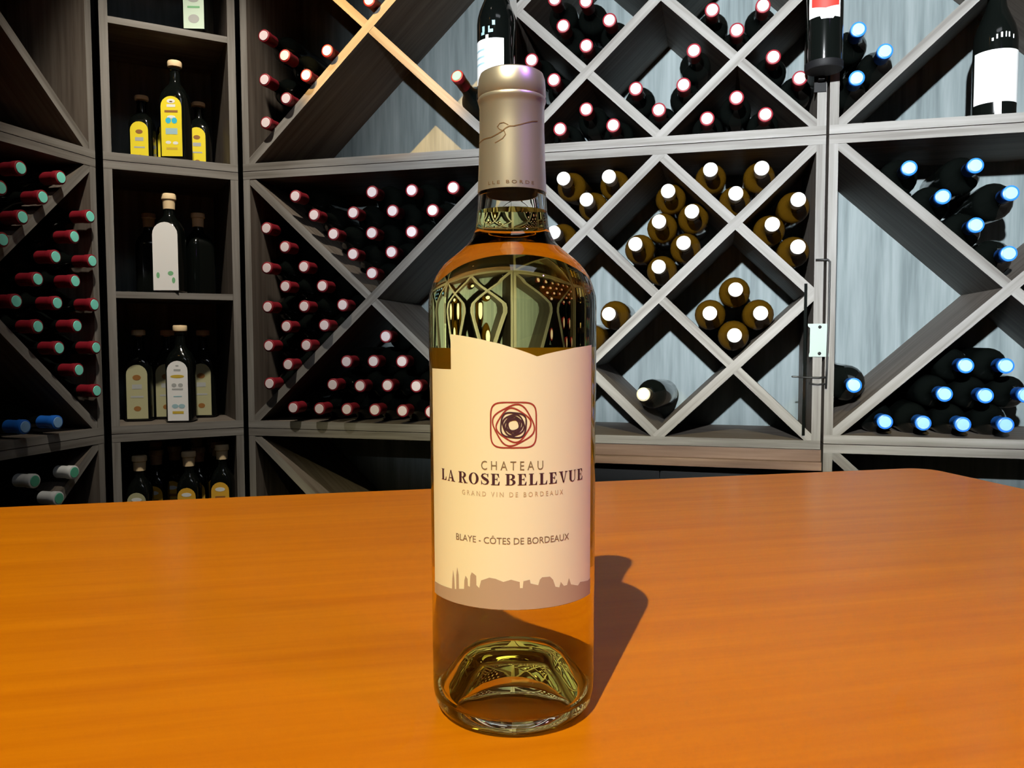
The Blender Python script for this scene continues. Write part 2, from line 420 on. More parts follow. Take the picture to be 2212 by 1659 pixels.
fill('red', PC, [(0.752, 0.629), (0.803, 0.581)], 'red-capped', 'left half-diamond of top lattice', G1)
fill('red', PC, [(0.805, 0.757), (0.875, 0.745), (0.824, 0.697), (0.927, 0.699), (0.876, 0.649)], 'red-capped', 'upper left diamond of top lattice', G1)
fill('red', PC, [(0.817, 0.472), (0.876, 0.511), (0.936, 0.472)], 'red-capped', 'lower left triangle of top lattice', G1)
fill('red', PC, [(1.108, 0.617), (0.985, 0.547), (1.087, 0.547), (1.035, 0.498)], 'red-capped', 'middle diamond of top lattice', G1)
fill('red', PC, [(1.145, 0.698), (1.248, 0.696), (1.196, 0.651)], 'red-capped', 'upper right diamond of top lattice', G1)
fill('red', PC, [(1.137, 0.472), (1.197, 0.511), (1.256, 0.472)], 'red-capped', 'lower right triangle of top lattice', G1)
fill('red', PC, [(1.27, 0.589), (1.323, 0.541)], 'red-capped', 'right half-diamond of top lattice', G1)
fill('amber', PC, [(0.825, 0.362), (0.927, 0.361), (0.877, 0.313)], 'white-capped amber', 'upper left triangle', G3)
fill('amber', PC, [(0.803, 0.243)], 'white-capped amber', 'the half-diamond beside the big bottle\'s shoulder', G3)
fill('amber', PC, [(1.056, 0.323), (1.107, 0.277), (1.037, 0.258), (0.986, 0.211), (1.09, 0.21), (1.037, 0.16)], 'white-capped amber', 'middle diamond', G3, tol=0.012)
fill('amber', PC, [(1.145, 0.364), (1.25, 0.361), (1.198, 0.311)], 'white-capped amber', 'upper right triangle', G3)
fill('amber', PC, [(1.324, 0.292), (1.273, 0.243), (1.325, 0.194)], 'white-capped amber', 'right half-diamond', G3)
fill('amber', PC, [(1.2, 0.107), (1.147, 0.057), (1.252, 0.056), (1.199, 0.009)], 'white-capped amber', 'right diamond of four', G3)
fill('amber', PC, [(0.928, 0.058), (0.872, 0.004)], 'white-capped amber', 'left diamond beside the big bottle', G3)
lying('cream', PC, 1.035, -0.136, 'single dark bottle with cream cap lying in the lowest lattice diamond', 'single dark bottles', tilt=(R_(-3), R_(-6)))
fill('blue', PC, [(1.434, 0.629), (1.485, 0.581), (1.433, 0.532)], 'blue-capped', 'top right rack\'s left triangle', G4)
fill('wideblue', PC, [(1.535, 0.345), (1.655, 0.343), (1.598, 0.285), (1.719, 0.286), (1.659, 0.226), (1.719, 0.168)], 'blue-capped', 'right rack\'s upper triangle', G4)
fill('wideblue', PC, [(1.44, -0.096)], 'blue-capped', 'the right rack\'s left triangle by the steel plate', G4)
fill('blue', PC, [(1.648, -0.054), (1.72, -0.054), (1.611, -0.112), (1.685, -0.114), (1.757, -0.112), (1.501, -0.171), (1.573, -0.172), (1.646, -0.173), (1.723, -0.172)], 'blue-capped', 'right rack\'s bottom triangle', G4)
fill('teal', PW, [(-0.226, 0.357), (-0.123, 0.358), (-0.173, 0.307), (-0.226, 0.257), (-0.275, 0.205), (-0.275, 0.308)], 'teal-capped', 'upper triangle of left wall rack', G2)
fill('teal', PW, [(-0.043, 0.286), (-0.091, 0.234), (-0.145, 0.184), (-0.041, 0.185), (-0.194, 0.132), (-0.093, 0.135), (-0.249, 0.083), (-0.145, 0.084), (-0.039, 0.085), (-0.198, 0.032), (-0.092, 0.035), (-0.144, -0.014), (-0.038, -0.014), (-0.091, -0.064), (-0.040, -0.114)],
     'teal-capped', 'right triangle of left wall rack', G2)
fill('blue', PW, [(-0.239, -0.177), (-0.155, -0.176)], 'dark blue-ended', 'bottom triangle of left wall rack', G2)
fill('green', PW, [(-0.22, -0.294), (-0.114, -0.293), (-0.159, -0.343)], 'white-sleeved green-ended', 'rack above table\'s left end', G2)
# the tilted bottle with green-tipped red cap near the big bottle's capsule
KIND['tip'] = with_mat(ME_STD, ('black_glass', 'red_foil', 'green_end'))
t = lying('tip', PC, 0.585, 0.560, 'red-capped bottle with green tip sticking out left of the silver capsule', 'single dark bottles')
a_, b_ = PC.pt(0.612, 0.252, V0 + 0.532), PC.pt(0.574, -0.03, V0 + 0.612)
t.location = a_; t.rotation_euler = (b_ - a_).to_track_quat('Z', 'Y').to_euler()

# ------------------------------------------------------------------ small flat prints
def poly_me(name, pts, th=0.0004):
    """thin plate in the x-z plane facing -y, from an outline"""
    n = len(pts)
    v = [(x, -th, z) for x, z in pts] + [(x, 0, z) for x, z in pts]
    f = [tuple(range(n)), tuple(range(2 * n - 1, n - 1, -1))] + [(i, n + i, n + (i + 1) % n, (i + 1) % n) for i in range(n)]
    return mesh(name, v, f)
def arch(w, z0, z1, n=10):
    r = w / 2
    return [(-r, z0), (r, z0)] + [(r * math.cos(math.pi * k / n), z1 - r + r * math.sin(math.pi * k / n)) for k in range(n + 1)]
def oval(cx_, cz, rx, rz, n=16):
    return [(cx_ + rx * math.cos(2 * math.pi * k / n), cz + rz * math.sin(2 * math.pi * k / n)) for k in range(n)]
def rect(cx_, cz, w, h):
    return [(cx_ - w / 2, cz - h / 2), (cx_ + w / 2, cz - h / 2), (cx_ + w / 2, cz + h / 2), (cx_ - w / 2, cz + h / 2)]

# ------------------------------------------------------------------ square cork-stoppered bottles of the corner shelves
def square_ring(h, rnd, z, n=28):
    out = []
    for i in range(n):
        a = 2 * math.pi * (i + 0.5) / n; c, s = math.cos(a), math.sin(a)
        ex = 2.0 / rnd
        out.append((h * math.copysign(abs(c) ** ex, c), h * math.copysign(abs(s) ** ex, s), z))
    return out
def loft(name, rings):
    n = len(rings[0]); v = [p for r in rings for p in r]; f = []
    for k in range(len(rings) - 1):
        for i in range(n):
            j = (i + 1) % n; f.append((k * n + i, k * n + j, (k + 1) * n + j, (k + 1) * n + i))
    f.append(tuple(reversed(range(n)))); f.append(tuple(range((len(rings) - 1) * n, len(rings) * n)))
    me = mesh(name, v, f, True); me.set_sharp_from_angle(angle=R_(35)); return me
def corked_bottle(plane, u, w, v, H, half, label, paper, prints, yaw=0.0, stopper='flat', lab=(0.03, 0.62), labw=1.5, group='corked bottles on the corner shelves'):
    t = empty('corked_bottle', plane.pt(u, w, V0 + v), (0, 0, plane.a + yaw)); tag(t, label, 'bottle', group)
    h = half
    rings = [square_ring(h * 0.9, 4.5, 0), square_ring(h, 4.5, 0.004), square_ring(h, 4.5, H * 0.60), square_ring(h * 0.93, 3.6, H * 0.66), square_ring(h * 0.72, 2.7, H * 0.72),
             square_ring(h * 0.46, 2.1, H * 0.765), square_ring(0.0125, 2, H * 0.80), square_ring(0.0115, 2, H * 0.90), square_ring(0.0135, 2, H * 0.905), square_ring(0.0135, 2, H * 0.925), square_ring(0.009, 2, H * 0.927)]
    obj('body', loft('body', rings), M['black_glass'], t)
    zc = H * 0.927
    if stopper == 'flat': pr = [(0, zc), (0.0085, zc), (0.0085, zc + 0.003), (0.0165, zc + 0.0035), (0.0170, zc + 0.006), (0.0170, H - 0.003), (0.0155, H), (0, H + 0.0004)]
    else: pr = [(0, zc - 0.02), (0.0140, zc - 0.02), (0.0150, zc + 0.002), (0.0175, zc + 0.004), (0.0175, H - 0.002), (0.016, H), (0, H + 0.0004)]
    obj('stopper', lathe_me('stopper', pr, 18), M['cork'], t)
    if paper:
        lb = obj('label', poly_me('label', arch(h * labw, H * lab[0], H * lab[1])), M[paper], t, (0, -h * 0.995, 0))
        for mat, pts in prints(h, H):
            obj('print', poly_me('print', pts, 0.0003), M[mat], lb, (0, -0.0004, 0))
    return t
def pr_yellow(h, H):
    return [('ink_white', oval(0, H * .57, h * .30, H * .022)), ('ink_brown', oval(0, H * .565, h * .12, H * .008)), ('ink_white', rect(0, H * .525, h * .62, H * .026)),
            ('ink_brown', rect(0, H * .47, h * .95, H * .022)), ('ink_white', oval(0, H * .415, h * .3, H * .016)), ('ink_cyan', oval(-h * .22, H * .38, h * .2, H * .03)), ('ink_cyan', oval(h * .22, H * .38, h * .2, H * .03)),
            ('ink_pale_blue', rect(0, H * .275, h * .85, H * .06)), ('ink_white', oval(-h * .25, H * .165, h * .2, H * .016)), ('ink_white', oval(h * .27, H * .16, h * .2, H * .016)), ('ink_gold', rect(0, H * .105, h * .8, H * .022))]
def pr_white(h, H):
    return [('ink_green', oval(-h * .55, H * .17, h * .12, H * .03)), ('ink_green', oval(h * .35, H * .19, h * .2, H * .022)), ('ink_green', oval(h * .55, H * .12, h * .12, H * .03))]
def pr_front(h, H):
    return [('ink_grey', oval(0, H * .585, h * .12, H * .007)), ('ink_gold', oval(0, H * .475, h * .5, H * .017)), ('ink_grey', rect(0, H * .54, h * .5, H * .02)), ('ink_grey', oval(-h * .25, H * .385, h * .18, H * .02)), ('ink_grey', oval(h * .22, H * .385, h * .18, H * .02)),
            ('ink_grey', rect(0, H * .345, h * .8, H * .016)), ('ink_pale_blue', rect(0, H * .27, h * .6, H * .010)), ('ink_pale_blue', oval(-h * .2, H * .17, h * .24, H * .022)), ('ink_pale_blue', oval(h * .28, H * .17, h * .24, H * .022)), ('ink_gold', rect(0, H * .105, h * .8, H * .026))]
def pr_old(h, H):
    return [('ink_brown', oval(0, H * .48, h * .3, H * .03)), ('ink_grey', rect(0, H * .38, h * .7, H * .05)), ('ink_grey', rect(0, H * .27, h * .9, H * .02)), ('ink_brown', oval(0, H * .14, h * .26, H * .028))]
def pr_amber(h, H):
    return [('ink_white', oval(0, H * .545, h * .45, H * .022)), ('ink_brown', rect(0, H * .46, h * .9, H * .03)), ('ink_white', rect(0, H * .36, h * .6, H * .03))]
def pr_green(h, H):
    return [('ink_grey', oval(0, H * .33, h * .4, H * .03)), ('ink_green', rect(0, H * .25, h * .9, H * .02)), ('ink_grey', oval(0, H * .13, h * .4, H * .045))]
def pr_none(h, H): return []
ZS_LOW, ZS_MID, ZS_UP, ZS_TOP = VA + TH + 0.0012, 0.1204, VB + TH + 0.0012, 0.7622
ZS_BASE = VA - HM + TH + 0.0012
CB = corked_bottle
CB(PL, 0.209, 0.040, ZS_TOP, 0.235, 0.033, 'pale green-labelled bottle standing on the highest corner shelf', 'green_paper', pr_green, R_(-25))
CB(PL, 0.152, 0.043, ZS_UP, 0.246, 0.033, 'yellow-labelled corked bottle with a blue emblem, in front on its shelf', 'yellow_paper', pr_yellow, R_(-25))
CB(PL, 0.085, 0.175, ZS_UP, 0.187, 0.029, 'dim yellow-labelled bottle at the left behind the bright yellow label', 'yellow_paper', pr_old, R_(-20))
CB(PL, 0.155, 0.235, ZS_UP, 0.187, 0.029, 'dim yellow-labelled bottle right behind the bright yellow-labelled one', 'yellow_paper', pr_old, R_(-20))
CB(PL, 0.222, 0.165, ZS_UP, 0.187, 0.029, 'dim yellow-labelled bottle at the right behind the bright yellow label', 'yellow_paper', pr_old, R_(-20))
CB(PL, 0.130, 0.040, ZS_MID, 0.245, 0.0335, 'bright white-labelled corked bottle with green print at the label\'s foot', 'paper', pr_white, R_(-25), stopper='tall', labw=1.8, lab=(0.02, 0.70))
CB(PL, 0.208, 0.125, ZS_MID, 0.215, 0.033, 'dark corked bottle right of the bright white-labelled one', None, pr_none, R_(20), stopper='tall')
CB(PL, 0.095, 0.190, ZS_MID, 0.215, 0.033, 'dark corked bottle in shadow left behind the bright white label', None, pr_none, R_(-10), stopper='tall')
CB(PL, 0.148, 0.040, ZS_LOW, 0.243, 0.033, 'white and gold labelled corked bottle in front, just above the lower joint', 'paper', pr_front, R_(-22), lab=(0.02, 0.635))
CB(PL, 0.058, 0.125, ZS_LOW, 0.232, 0.033, 'olive-labelled corked bottle leftmost behind the white and gold label', 'olive_paper', pr_old, R_(-15))
CB(PL, 0.128, 0.150, ZS_LOW, 0.232, 0.033, 'olive-labelled corked bottle close behind, left of the white and gold label', 'olive_paper', pr_old, R_(-15))
CB(PL, 0.216, 0.145, ZS_LOW, 0.232, 0.033, 'olive-labelled corked bottle right of the white and gold label', 'olive_paper', pr_old, R_(-20))
CB(PL, 0.170, 0.235, ZS_LOW, 0.232, 0.033, 'olive-labelled corked bottle farthest back, right of the white and gold label', 'olive_paper', pr_old, R_(-20))

# ------------------------------------------------------------------ cylinder wrap helpers (labels of round bottles)
def wrap_me(name, polys, radius_at, off=0.0002, smooth=True):
    """polys: list of outlines in (theta, z), theta from the front (-y), each a convex/quad polygon"""
    v, f = [], []
    for pl_ in polys:
        f.append(tuple(range(len(v), len(v) + len(pl_))))
        for th, z in pl_:
            r = radius_at(z) + off
            v.append((r * math.sin(th), -r * math.cos(th), z))
    return mesh(name, v, f, smooth)
def grid_label(name, t0, t1, bot, top, radius_at, off=0.0002, nt=48, nz=4, th=0.0):
    """label sheet between theta t0..t1 (deg) with bottom/top height functions of theta (deg)"""
    v, f = [], []
    for i in range(nt + 1):
        a = t0 + (t1 - t0) * i / nt
        zb, zt = bot(a), top(a)
        for k in range(nz + 1):
            z = zb + (zt - zb) * k / nz; r = radius_at(z) + off
            v.append((r * math.sin(R_(a)), -r * math.cos(R_(a)), z))
    n = nz + 1
    for i in range(nt):
        for k in range(nz):
            f.append((i * n + k, (i + 1) * n + k, (i + 1) * n + k + 1, i * n + k + 1))
    return mesh(name, v, f, True)

# ------------------------------------------------------------------ standing dark wine bottles
def standing(plane, u, w, v, H, r, label, labz, strip=None, tall=1.0, foil='black_plastic', yaw=0.0):
    t = empty('standing_wine_bottle', plane.pt(u, w, V0 + v), (0, 0, plane.a + yaw)); tag(t, label, 'bottle', 'standing display bottles')
    pr = [(0, 0.02), (r * .5, 0.012), (r * .82, 0.001), (r * .88, 0), (r * .97, 0.003), (r, 0.008), (r, H * .53), (r * .97, H * .575), (r * .86, H * .635), (r * .66, H * .70), (r * .48, H * .76), (0.0165, H * .82), (0.0148, H * .88), (0.0145, H * .975), (0.0165, H * .98), (0.0165, H), (0, H)]
    obj('body', lathe_me('body', pr, 32), M['black_glass'], t)
    obj('capsule', lathe_me('capsule', [(0.0155, H * .80), (0.0153, H * .86), (0.0152, H * .97), (0.0172, H * .975), (0.0172, H + .001), (0, H + .0015)], 24), M[foil], t)
    return t
t = standing(PC, 1.708, 0.062, VB + TH + 0.0012, 0.298, 0.0405, 'dark bottle with a white label standing in the top right rack', None)
rad = lambda z: 0.0406
lb = obj('label', grid_label('label', -78, 66, lambda a: 0.030, lambda a: 0.134, rad), M['paper'], t)
obj('label_strip', grid_label('label_strip', -14, 3, lambda a: 0.001, lambda a: 0.031, rad, nt=6), M['paper'], t)
for k, (a, z, da, dz) in enumerate(((-26, .151, 5, .006), (-15, .154, 4, .009), (-4, .156, 5, .010), (8, .156, 3, .011), (16, .156, 4, .010), (30, .154, 4, .008))):
    obj('shoulder_print', grid_label('shoulder_print', a, a + da, lambda x, z=z: z, lambda x, z=z, dz=dz: z + dz, lambda z: 0.0407, nt=2, nz=1), M['ink_white'], t)
for (a, z, rx, rz) in ((-30, .075, 9, .012), (18, .095, 8, .014), (-12, .062, 8, .006)):
    obj('print', grid_label('print', a, a + rx, lambda x, z=z: z, lambda x, z=z, rz=rz: z + rz, lambda z: 0.0409, nt=3, nz=1), M['ink_grey' if 0 else 'paper'], lb)
# bracket-held bottle behind the silver capsule
def bracket(plane, u, w, v, r, label):
    b = empty('bottle_bracket', plane.pt(u, w, V0 + v), (0, 0, plane.a)); tag(b, label, 'bracket', 'bottle brackets on the rack posts')
    obj('cradle', lathe_me('cradle', [(0, -0.004), (r * 1.0, -0.004), (r * 1.05, -0.001), (r * 1.05, 0.010), (r * 1.02, 0.010), (r * 1.02, -0.0005), (0, -0.0005)], 32), M['black_metal'], b)
    obj('back_plate', box_me('back_plate', -0.012, 0.012, -w - 0.003, -w - 0.0005, -0.03, 0.06), M['black_metal'], b)
    obj('arm', box_me('arm', -0.006, 0.006, r * 0.9, -w - 0.003, -0.010, -0.0045), M['black_metal'], b)
    return b
rad = lambda z: 0.0425
t = standing(PC, 0.682, -0.062, 0.535, 0.300, 0.0425, 'dark bottle with a white label standing behind the silver capsule', None)
lb = obj('label', grid_label('label', -75, 38, lambda a: 0.026, lambda a: 0.119, rad), M['paper'], t)
obj('label_strip', grid_label('label_strip', -18, -8, lambda a: 0.119, lambda a: 0.127, rad, nt=4), M['paper'], t)
for z in (0.095, 0.080, 0.066):
    obj('print', grid_label('print', -66, -22, lambda x, z=z: z, lambda x, z=z: z + 0.004, lambda z: 0.0427, nt=8, nz=1), M['ink_pale_blue'], lb)
for (a, z, da, dz) in ((-34, .128, 12, .006), (-30, .134, 9, .012), (-9, .131, 5, .014), (-4, .131, 10, .007), (3, .146, 9, .010)):
    obj('shoulder_print', grid_label('shoulder_print', a, a + da, lambda x, z=z: z, lambda x, z=z, dz=dz: z + dz, lambda z: 0.0425, nt=3, nz=1), M['ink_pale_blue'], t)
bracket(PC, 0.682, -0.062, 0.5345, 0.0425, 'black bracket under the white-labelled bottle behind the silver capsule')
# bottle on the post between lattice rack and right rack
t = standing(PC, 1.365, -0.055, 0.545, 0.300, 0.0352, 'dark bottle with red and white label fixed before the right-hand posts', None)
rad2 = lambda z: 0.0352
lb = obj('label', grid_label('label', -62, 46, lambda a: 0.086 + (0.006 if a < -20 else (0 if abs(a) < 20 else 0.004)), lambda a: 0.150, rad2, nt=24), M['paper'], t)
obj('print', grid_label('print', -50, 40, lambda a: 0.106 + 0.0006 * abs(a + 5) / 4, lambda a: 0.149, lambda z: 0.0354, nt=16), M['ink_red'], lb)
bracket(PC, 1.365, -0.055, 0.5445, 0.0352, 'black bracket under the red and white labelled bottle')

# ------------------------------------------------------------------ corks of the lowest corner shelf
low = [  # u, w, H, paper, label
    (0.047, 0.045, 0.232, 'olive_paper', 'dark bottle with shaded cork, leftmost on the lowest shelf'),
    (0.090, 0.105, 0.236, 'amber_paper', 'corked bottle second from left on the lowest shelf'),
    (0.140, 0.165, 0.236, 'amber_paper', 'corked bottle third from left on the lowest shelf, set back'),
    (0.161, 0.042, 0.235, 'amber_paper', 'amber-labelled corked bottle standing foremost on the lowest shelf'),
    (0.192, 0.105, 0.236, 'amber_paper', 'corked bottle just behind the foremost one on the lowest shelf'),
    (0.241, 0.038, 0.248, 'amber_paper', 'amber-labelled corked bottle at the right post on the lowest shelf'),
    (0.205, 0.230, 0.250, 'amber_paper', 'corked bottle deep in the lowest shelf, right of the foremost bottle'),
    (0.241, 0.172, 0.250, 'amber_paper', 'corked bottle half hidden beside the right post on the lowest shelf'),
    (0.098, 0.225, 0.246, 'amber_paper', 'shadowed corked bottle deep in the lowest shelf, left half'),
    (0.241, 0.105, 0.248, 'amber_paper', 'corked bottle directly behind the one at the right post'),
]
LOWZ = -0.5155
for u, w, H, paper, lab in low:
    CB(PL, u, w, LOWZ, H, 0.0275, lab, paper, pr_amber, R_(-22), stopper='tall', labw=1.6, lab=(0.1, 0.62))

# ------------------------------------------------------------------ steel plate, ties, cable and strip at the right-hand posts
pz = lambda v: V0 + v
t = empty('steel_plate', PC.pt(1.373, -0.0006, pz(-0.003)), (0, 0, PC.a)); tag(t, 'small zinc plate with two screws bridging the right-hand posts', 'bracket')
pts = [(-0.021, -0.034), (0.019, -0.034), (0.019, -0.028), (0.0175, -0.024), (0.0175, 0.028), (0.019, 0.031), (0.019, 0.036), (-0.024, 0.036), (-0.024, 0.031), (-0.0195, 0.027), (-0.0195, -0.025), (-0.021, -0.029)]
obj('plate', poly_me('plate', pts, 0.0022), M['steel'], t)
for z in (0.029, -0.027):
    obj('screw', lathe_me('screw', [(0, 0.0014), (0.002, 0.0013), (0.0034, 0.0004), (0.0036, 0)], 12), M['black_metal'], t, (0.0, -0.0022, z), (math.pi / 2, 0, 0))
def tube_me(name, pts, r, n=8):
    v, f = [], []
    P = [Vector(p) for p in pts]
    for i, p in enumerate(P):
        d = (P[min(i + 1, len(P) - 1)] - P[max(i - 1, 0)]).normalized()
        a = d.orthogonal().normalized() if i == 0 else (a - d * a.dot(d)).normalized()
        b = d.cross(a)
        v += [p + (a * math.cos(2 * math.pi * k / n) + b * math.sin(2 * math.pi * k / n)) * r for k in range(n)]
    for i in range(len(P) - 1):
        for k in range(n):
            j = (k + 1) % n; f.append((i * n + k, i * n + j, (i + 1) * n + j, (i + 1) * n + k))
    f.append(tuple(reversed(range(n)))); f.append(tuple(range((len(P) - 1) * n, len(P) * n)))
    return mesh(name, v, f, True)
def local(name, pts, r, mat, label, cat, group=None):
    o = obj(name, tube_me(name, pts, r), M[mat], None, PC.pt(0, 0, V0), (0, 0, PC.a)); return tag(o, label, cat, group)
local('cable', [(1.362, -0.004, 0.167), (1.386, -0.004, 0.167), (1.390, -0.004, 0.163), (1.390, -0.004, 0.05), (1.388, -0.004, -0.06), (1.387, -0.004, -0.104)], 0.0022, 'black_plastic', 'thin black cable bent down along the right-hand posts', 'cable')
local('cable_tie', [(1.318, -0.012, -0.079), (1.335, -0.004, -0.080), (1.352, -0.003, -0.081), (1.372, -0.003, -0.081), (1.389, -0.003, -0.080)], 0.0019, 'black_plastic', 'black cable tie with a long tail, upper of the pair', 'cable tie', 'cable ties')
local('cable_tie', [(1.353, -0.003, -0.094), (1.372, -0.003, -0.0955), (1.389, -0.003, -0.094)], 0.0017, 'black_plastic', 'short black cable tie, lower of the pair', 'cable tie', 'cable ties')
o = obj('edge_strip', box_me('edge_strip', 1.3405, 1.3465, -0.004, -0.0002, -0.205, 0.118), M['black_glass'], None, PC.pt(0, 0, V0), (0, 0, PC.a))
tag(o, 'narrow dark strip standing upright before the lattice rack\'s right end', 'strip')

# ------------------------------------------------------------------ the big bottle of white wine
BX, BY = 0.0003, 0.3608
big = empty('wine_bottle', (BX, BY, TABLE_Z), (0, 0, 0))
tag(big, 'large clear bottle of pale wine with cream label and silver capsule on the table', 'bottle')
LEVEL = 0.228
outer = [(0, 0.0300), (0.0060, 0.0296), (0.0115, 0.0280), (0.0150, 0.0250), (0.0185, 0.0185), (0.0225, 0.0100), (0.0255, 0.0040), (0.0275, 0.0010), (0.0295, 0.0000), (0.0322, 0.0006), (0.0350, 0.0028), (0.0367, 0.0060), (0.0374, 0.0105), (0.0375, 0.0150),
         (0.0378, 0.100), (0.0382, 0.1830), (0.0381, 0.1870), (0.0378, 0.1898), (0.0372, 0.1921), (0.0362, 0.1952), (0.0348, 0.1984), (0.0332, 0.2010), (0.0313, 0.2035), (0.0287, 0.2060), (0.0258, 0.2083), (0.0229, 0.2107), (0.0202, 0.2133), (0.0183, 0.2160), (0.0170, 0.2190), (0.0164, 0.2220), (0.0160, 0.2260), (0.0156, 0.2320), (0.0150, 0.2390), (0.0143, 0.2600), (0.0140, 0.2700), (0.0142, 0.2750), (0.0146, 0.2760), (0.0146, 0.2860), (0.0140, 0.2875), (0, 0.2875)]
def inner_side():
    return [(0, 0.0345), (0.0065, 0.0340), (0.0125, 0.0322), (0.0165, 0.0285), (0.0205, 0.0205), (0.0240, 0.0125), (0.0268, 0.0085), (0.0298, 0.0072), (0.0322, 0.0085), (0.0338, 0.0115), (0.0345, 0.0165),
            (0.0348, 0.100), (0.0352, 0.1825), (0.0350, 0.1865), (0.0345, 0.1895), (0.0335, 0.1925), (0.0320, 0.1955), (0.0301, 0.1985), (0.0276, 0.2014), (0.0248, 0.2040), (0.0218, 0.2066), (0.0188, 0.2095), (0.0165, 0.2125), (0.0150, 0.2155), (0.0140, 0.2190), (0.0134, 0.2225), (0.0130, LEVEL)]
def glass_mat(name, color, ior):
    mt = bpy.data.materials.new(name); mt.use_nodes = True
    nt = mt.node_tree; nt.nodes.clear()
    o = nt.nodes.new('ShaderNodeOutputMaterial'); g = nt.nodes.new('ShaderNodeBsdfGlass')
    g.inputs['Color'].default_value = (*color, 1); g.inputs['Roughness'].default_value = 0.0; g.inputs['IOR'].default_value = ior
    nt.links.new(g.outputs[0], o.inputs['Surface'])
    return mt, nt, g
mg, _, _ = glass_mat('clear_glass', (0.985, 0.99, 0.97), 1.5)
mw, ntw, gw = glass_mat('white_wine', (0.97, 0.925, 0.60), 1.345 / 1.5)
tcw = ntw.nodes.new('ShaderNodeTexCoord'); sx = ntw.nodes.new('ShaderNodeSeparateXYZ')
gt = ntw.nodes.new('ShaderNodeMath'); gt.operation = 'GREATER_THAN'; gt.inputs[1].default_value = LEVEL - 0.00005
mr = ntw.nodes.new('ShaderNodeMapRange'); mr.inputs['To Min'].default_value = 1.345 / 1.5; mr.inputs['To Max'].default_value = 1.345
ntw.links.new(tcw.outputs['Object'], sx.inputs[0]); ntw.links.new(sx.outputs['Z'], gt.inputs[0]); ntw.links.new(gt.outputs[0], mr.inputs['Value']); ntw.links.new(mr.outputs[0], gw.inputs['IOR'])
SEG = 128
def join_lathe(name, profs, seg, flips):
    v, f = [], []
    for pr, fl in zip(profs, flips):
        me = lathe_me('tmp', pr, seg, False)
        o0 = len(v); v += [tuple(q.co) for q in me.vertices]
        for p in me.polygons:
            ids = [i + o0 for i in p.vertices]; f.append(tuple(reversed(ids)) if fl else tuple(ids))
        bpy.data.meshes.remove(me)
    me = mesh(name, v, f, True); return me
# lathe faces wind outward when the profile runs base -> top on the outside
air = [(0.0130, LEVEL), (0.0127, 0.2300), (0.0118, 0.2360), (0.0112, 0.2420), (0.0110, 0.2460), (0, 0.2462)]
gme = join_lathe('glass', [outer, air], SEG, [False, True])
gme.set_sharp_from_angle(angle=R_(50))
go = obj('glass', gme, mg, big)
wine = inner_side()
wme = join_lathe('wine', [wine, [(0.0130, LEVEL), (0.0065, LEVEL), (0, LEVEL)]], SEG, [False, False])
wo = obj('wine', wme, mw, big)
# capsule
mc, ntc, bc = new_mat('silver_capsule')
bc.inputs['Base Color'].default_value = (0.93, 0.90, 0.95, 1); bc.inputs['Metallic'].default_value = 0.82; bc.inputs['Roughness'].default_value = 0.34
cap = [(0.0151, 0.2362), (0.0155, 0.2362), (0.0155, 0.2372), (0.0150, 0.2500), (0.0146, 0.2640), (0.0146, 0.2735), (0.0149, 0.2752), (0.0153, 0.2762), (0.0154, 0.2770), (0.0152, 0.2777), (0.0149, 0.2780), (0.0150, 0.2784), (0.0153, 0.2790), (0.0152, 0.2830), (0.0149, 0.2862), (0.0141, 0.2884), (0.0126, 0.2893), (0, 0.2895)]
cpo = obj('capsule', lathe_me('capsule', cap, 96, True, 28), mc, big)
def cap_r(z):
    for (r0, z0), (r1, z1) in zip(cap[2:], cap[3:]):
        if z0 <= z <= z1: return r0 + (r1 - r0) * (z - z0) / (z1 - z0)
    return 0.015
def body_r(z):
    for (r0, z0), (r1, z1) in zip(outer[8:], outer[9:]):
        if z0 <= z <= z1: return r0 + (r1 - r0) * (z - z0) / (z1 - z0)
    return 0.038
# label sheet
def interp(tab):
    def g(a):
        for (x0, y0), (x1, y1) in zip(tab, tab[1:]):
            if a <= x1: return y0 + (y1 - y0) * max(0, (a - x0)) / (x1 - x0)
        return tab[-1][1]
    return g
main_top = interp([(-43, .1724), (-36, .1720), (-29.6, .1714), (-19.8, .1702), (-7.9, .1684), (3.6, .1660), (10, .1645), (15.3, .1631), (21, .1641), (28.1, .1650), (43.3, .1666), (64, .1677)])
LB = 0.0572
mp = plain('cream_label_paper', (0.96, 0.93, 0.82), 0.62)
def add_translucent(mt, col, fac):
    nt = mt.node_tree; b = nt.nodes['Principled BSDF']; o = nt.nodes['Material Output']
    tr = nt.nodes.new('ShaderNodeBsdfTranslucent'); tr.inputs[0].default_value = (*col, 1)
    mx = nt.nodes.new('ShaderNodeMixShader'); mx.inputs[0].default_value = fac
    nt.links.new(b.outputs[0], mx.inputs[1]); nt.links.new(tr.outputs[0], mx.inputs[2]); nt.links.new(mx.outputs[0], o.inputs['Surface'])
add_translucent(mp, (0.95, 0.85, 0.6), 0.12)
LOFF = 0.00022
lv = []
lab_me1 = grid_label('label', -67.5, -43, lambda a: LB, lambda a: .1576, body_r, LOFF, nt=14, nz=10)
lab_me2 = grid_label('label', -43, 64, lambda a: LB, main_top, body_r, LOFF, nt=107, nz=10)
vs, fs = [], []
for me in (lab_me1, lab_me2):
    o0 = len(vs); vs += [tuple(q.co) for q in me.vertices]; fs += [tuple(i + o0 for i in p.vertices) for p in me.polygons]
label = obj('label', mesh('label', vs, fs, True), mp, big)
back_label = obj('back_label', grid_label('back_label', 112, 248, lambda a: 0.0572, lambda a: 0.1662, body_r, LOFF, nt=68, nz=10), plain('back_label_paper', (0.97, 0.60, 0.12), 0.62), big)
PRT = LOFF + 0.00014
R0 = 0.0378
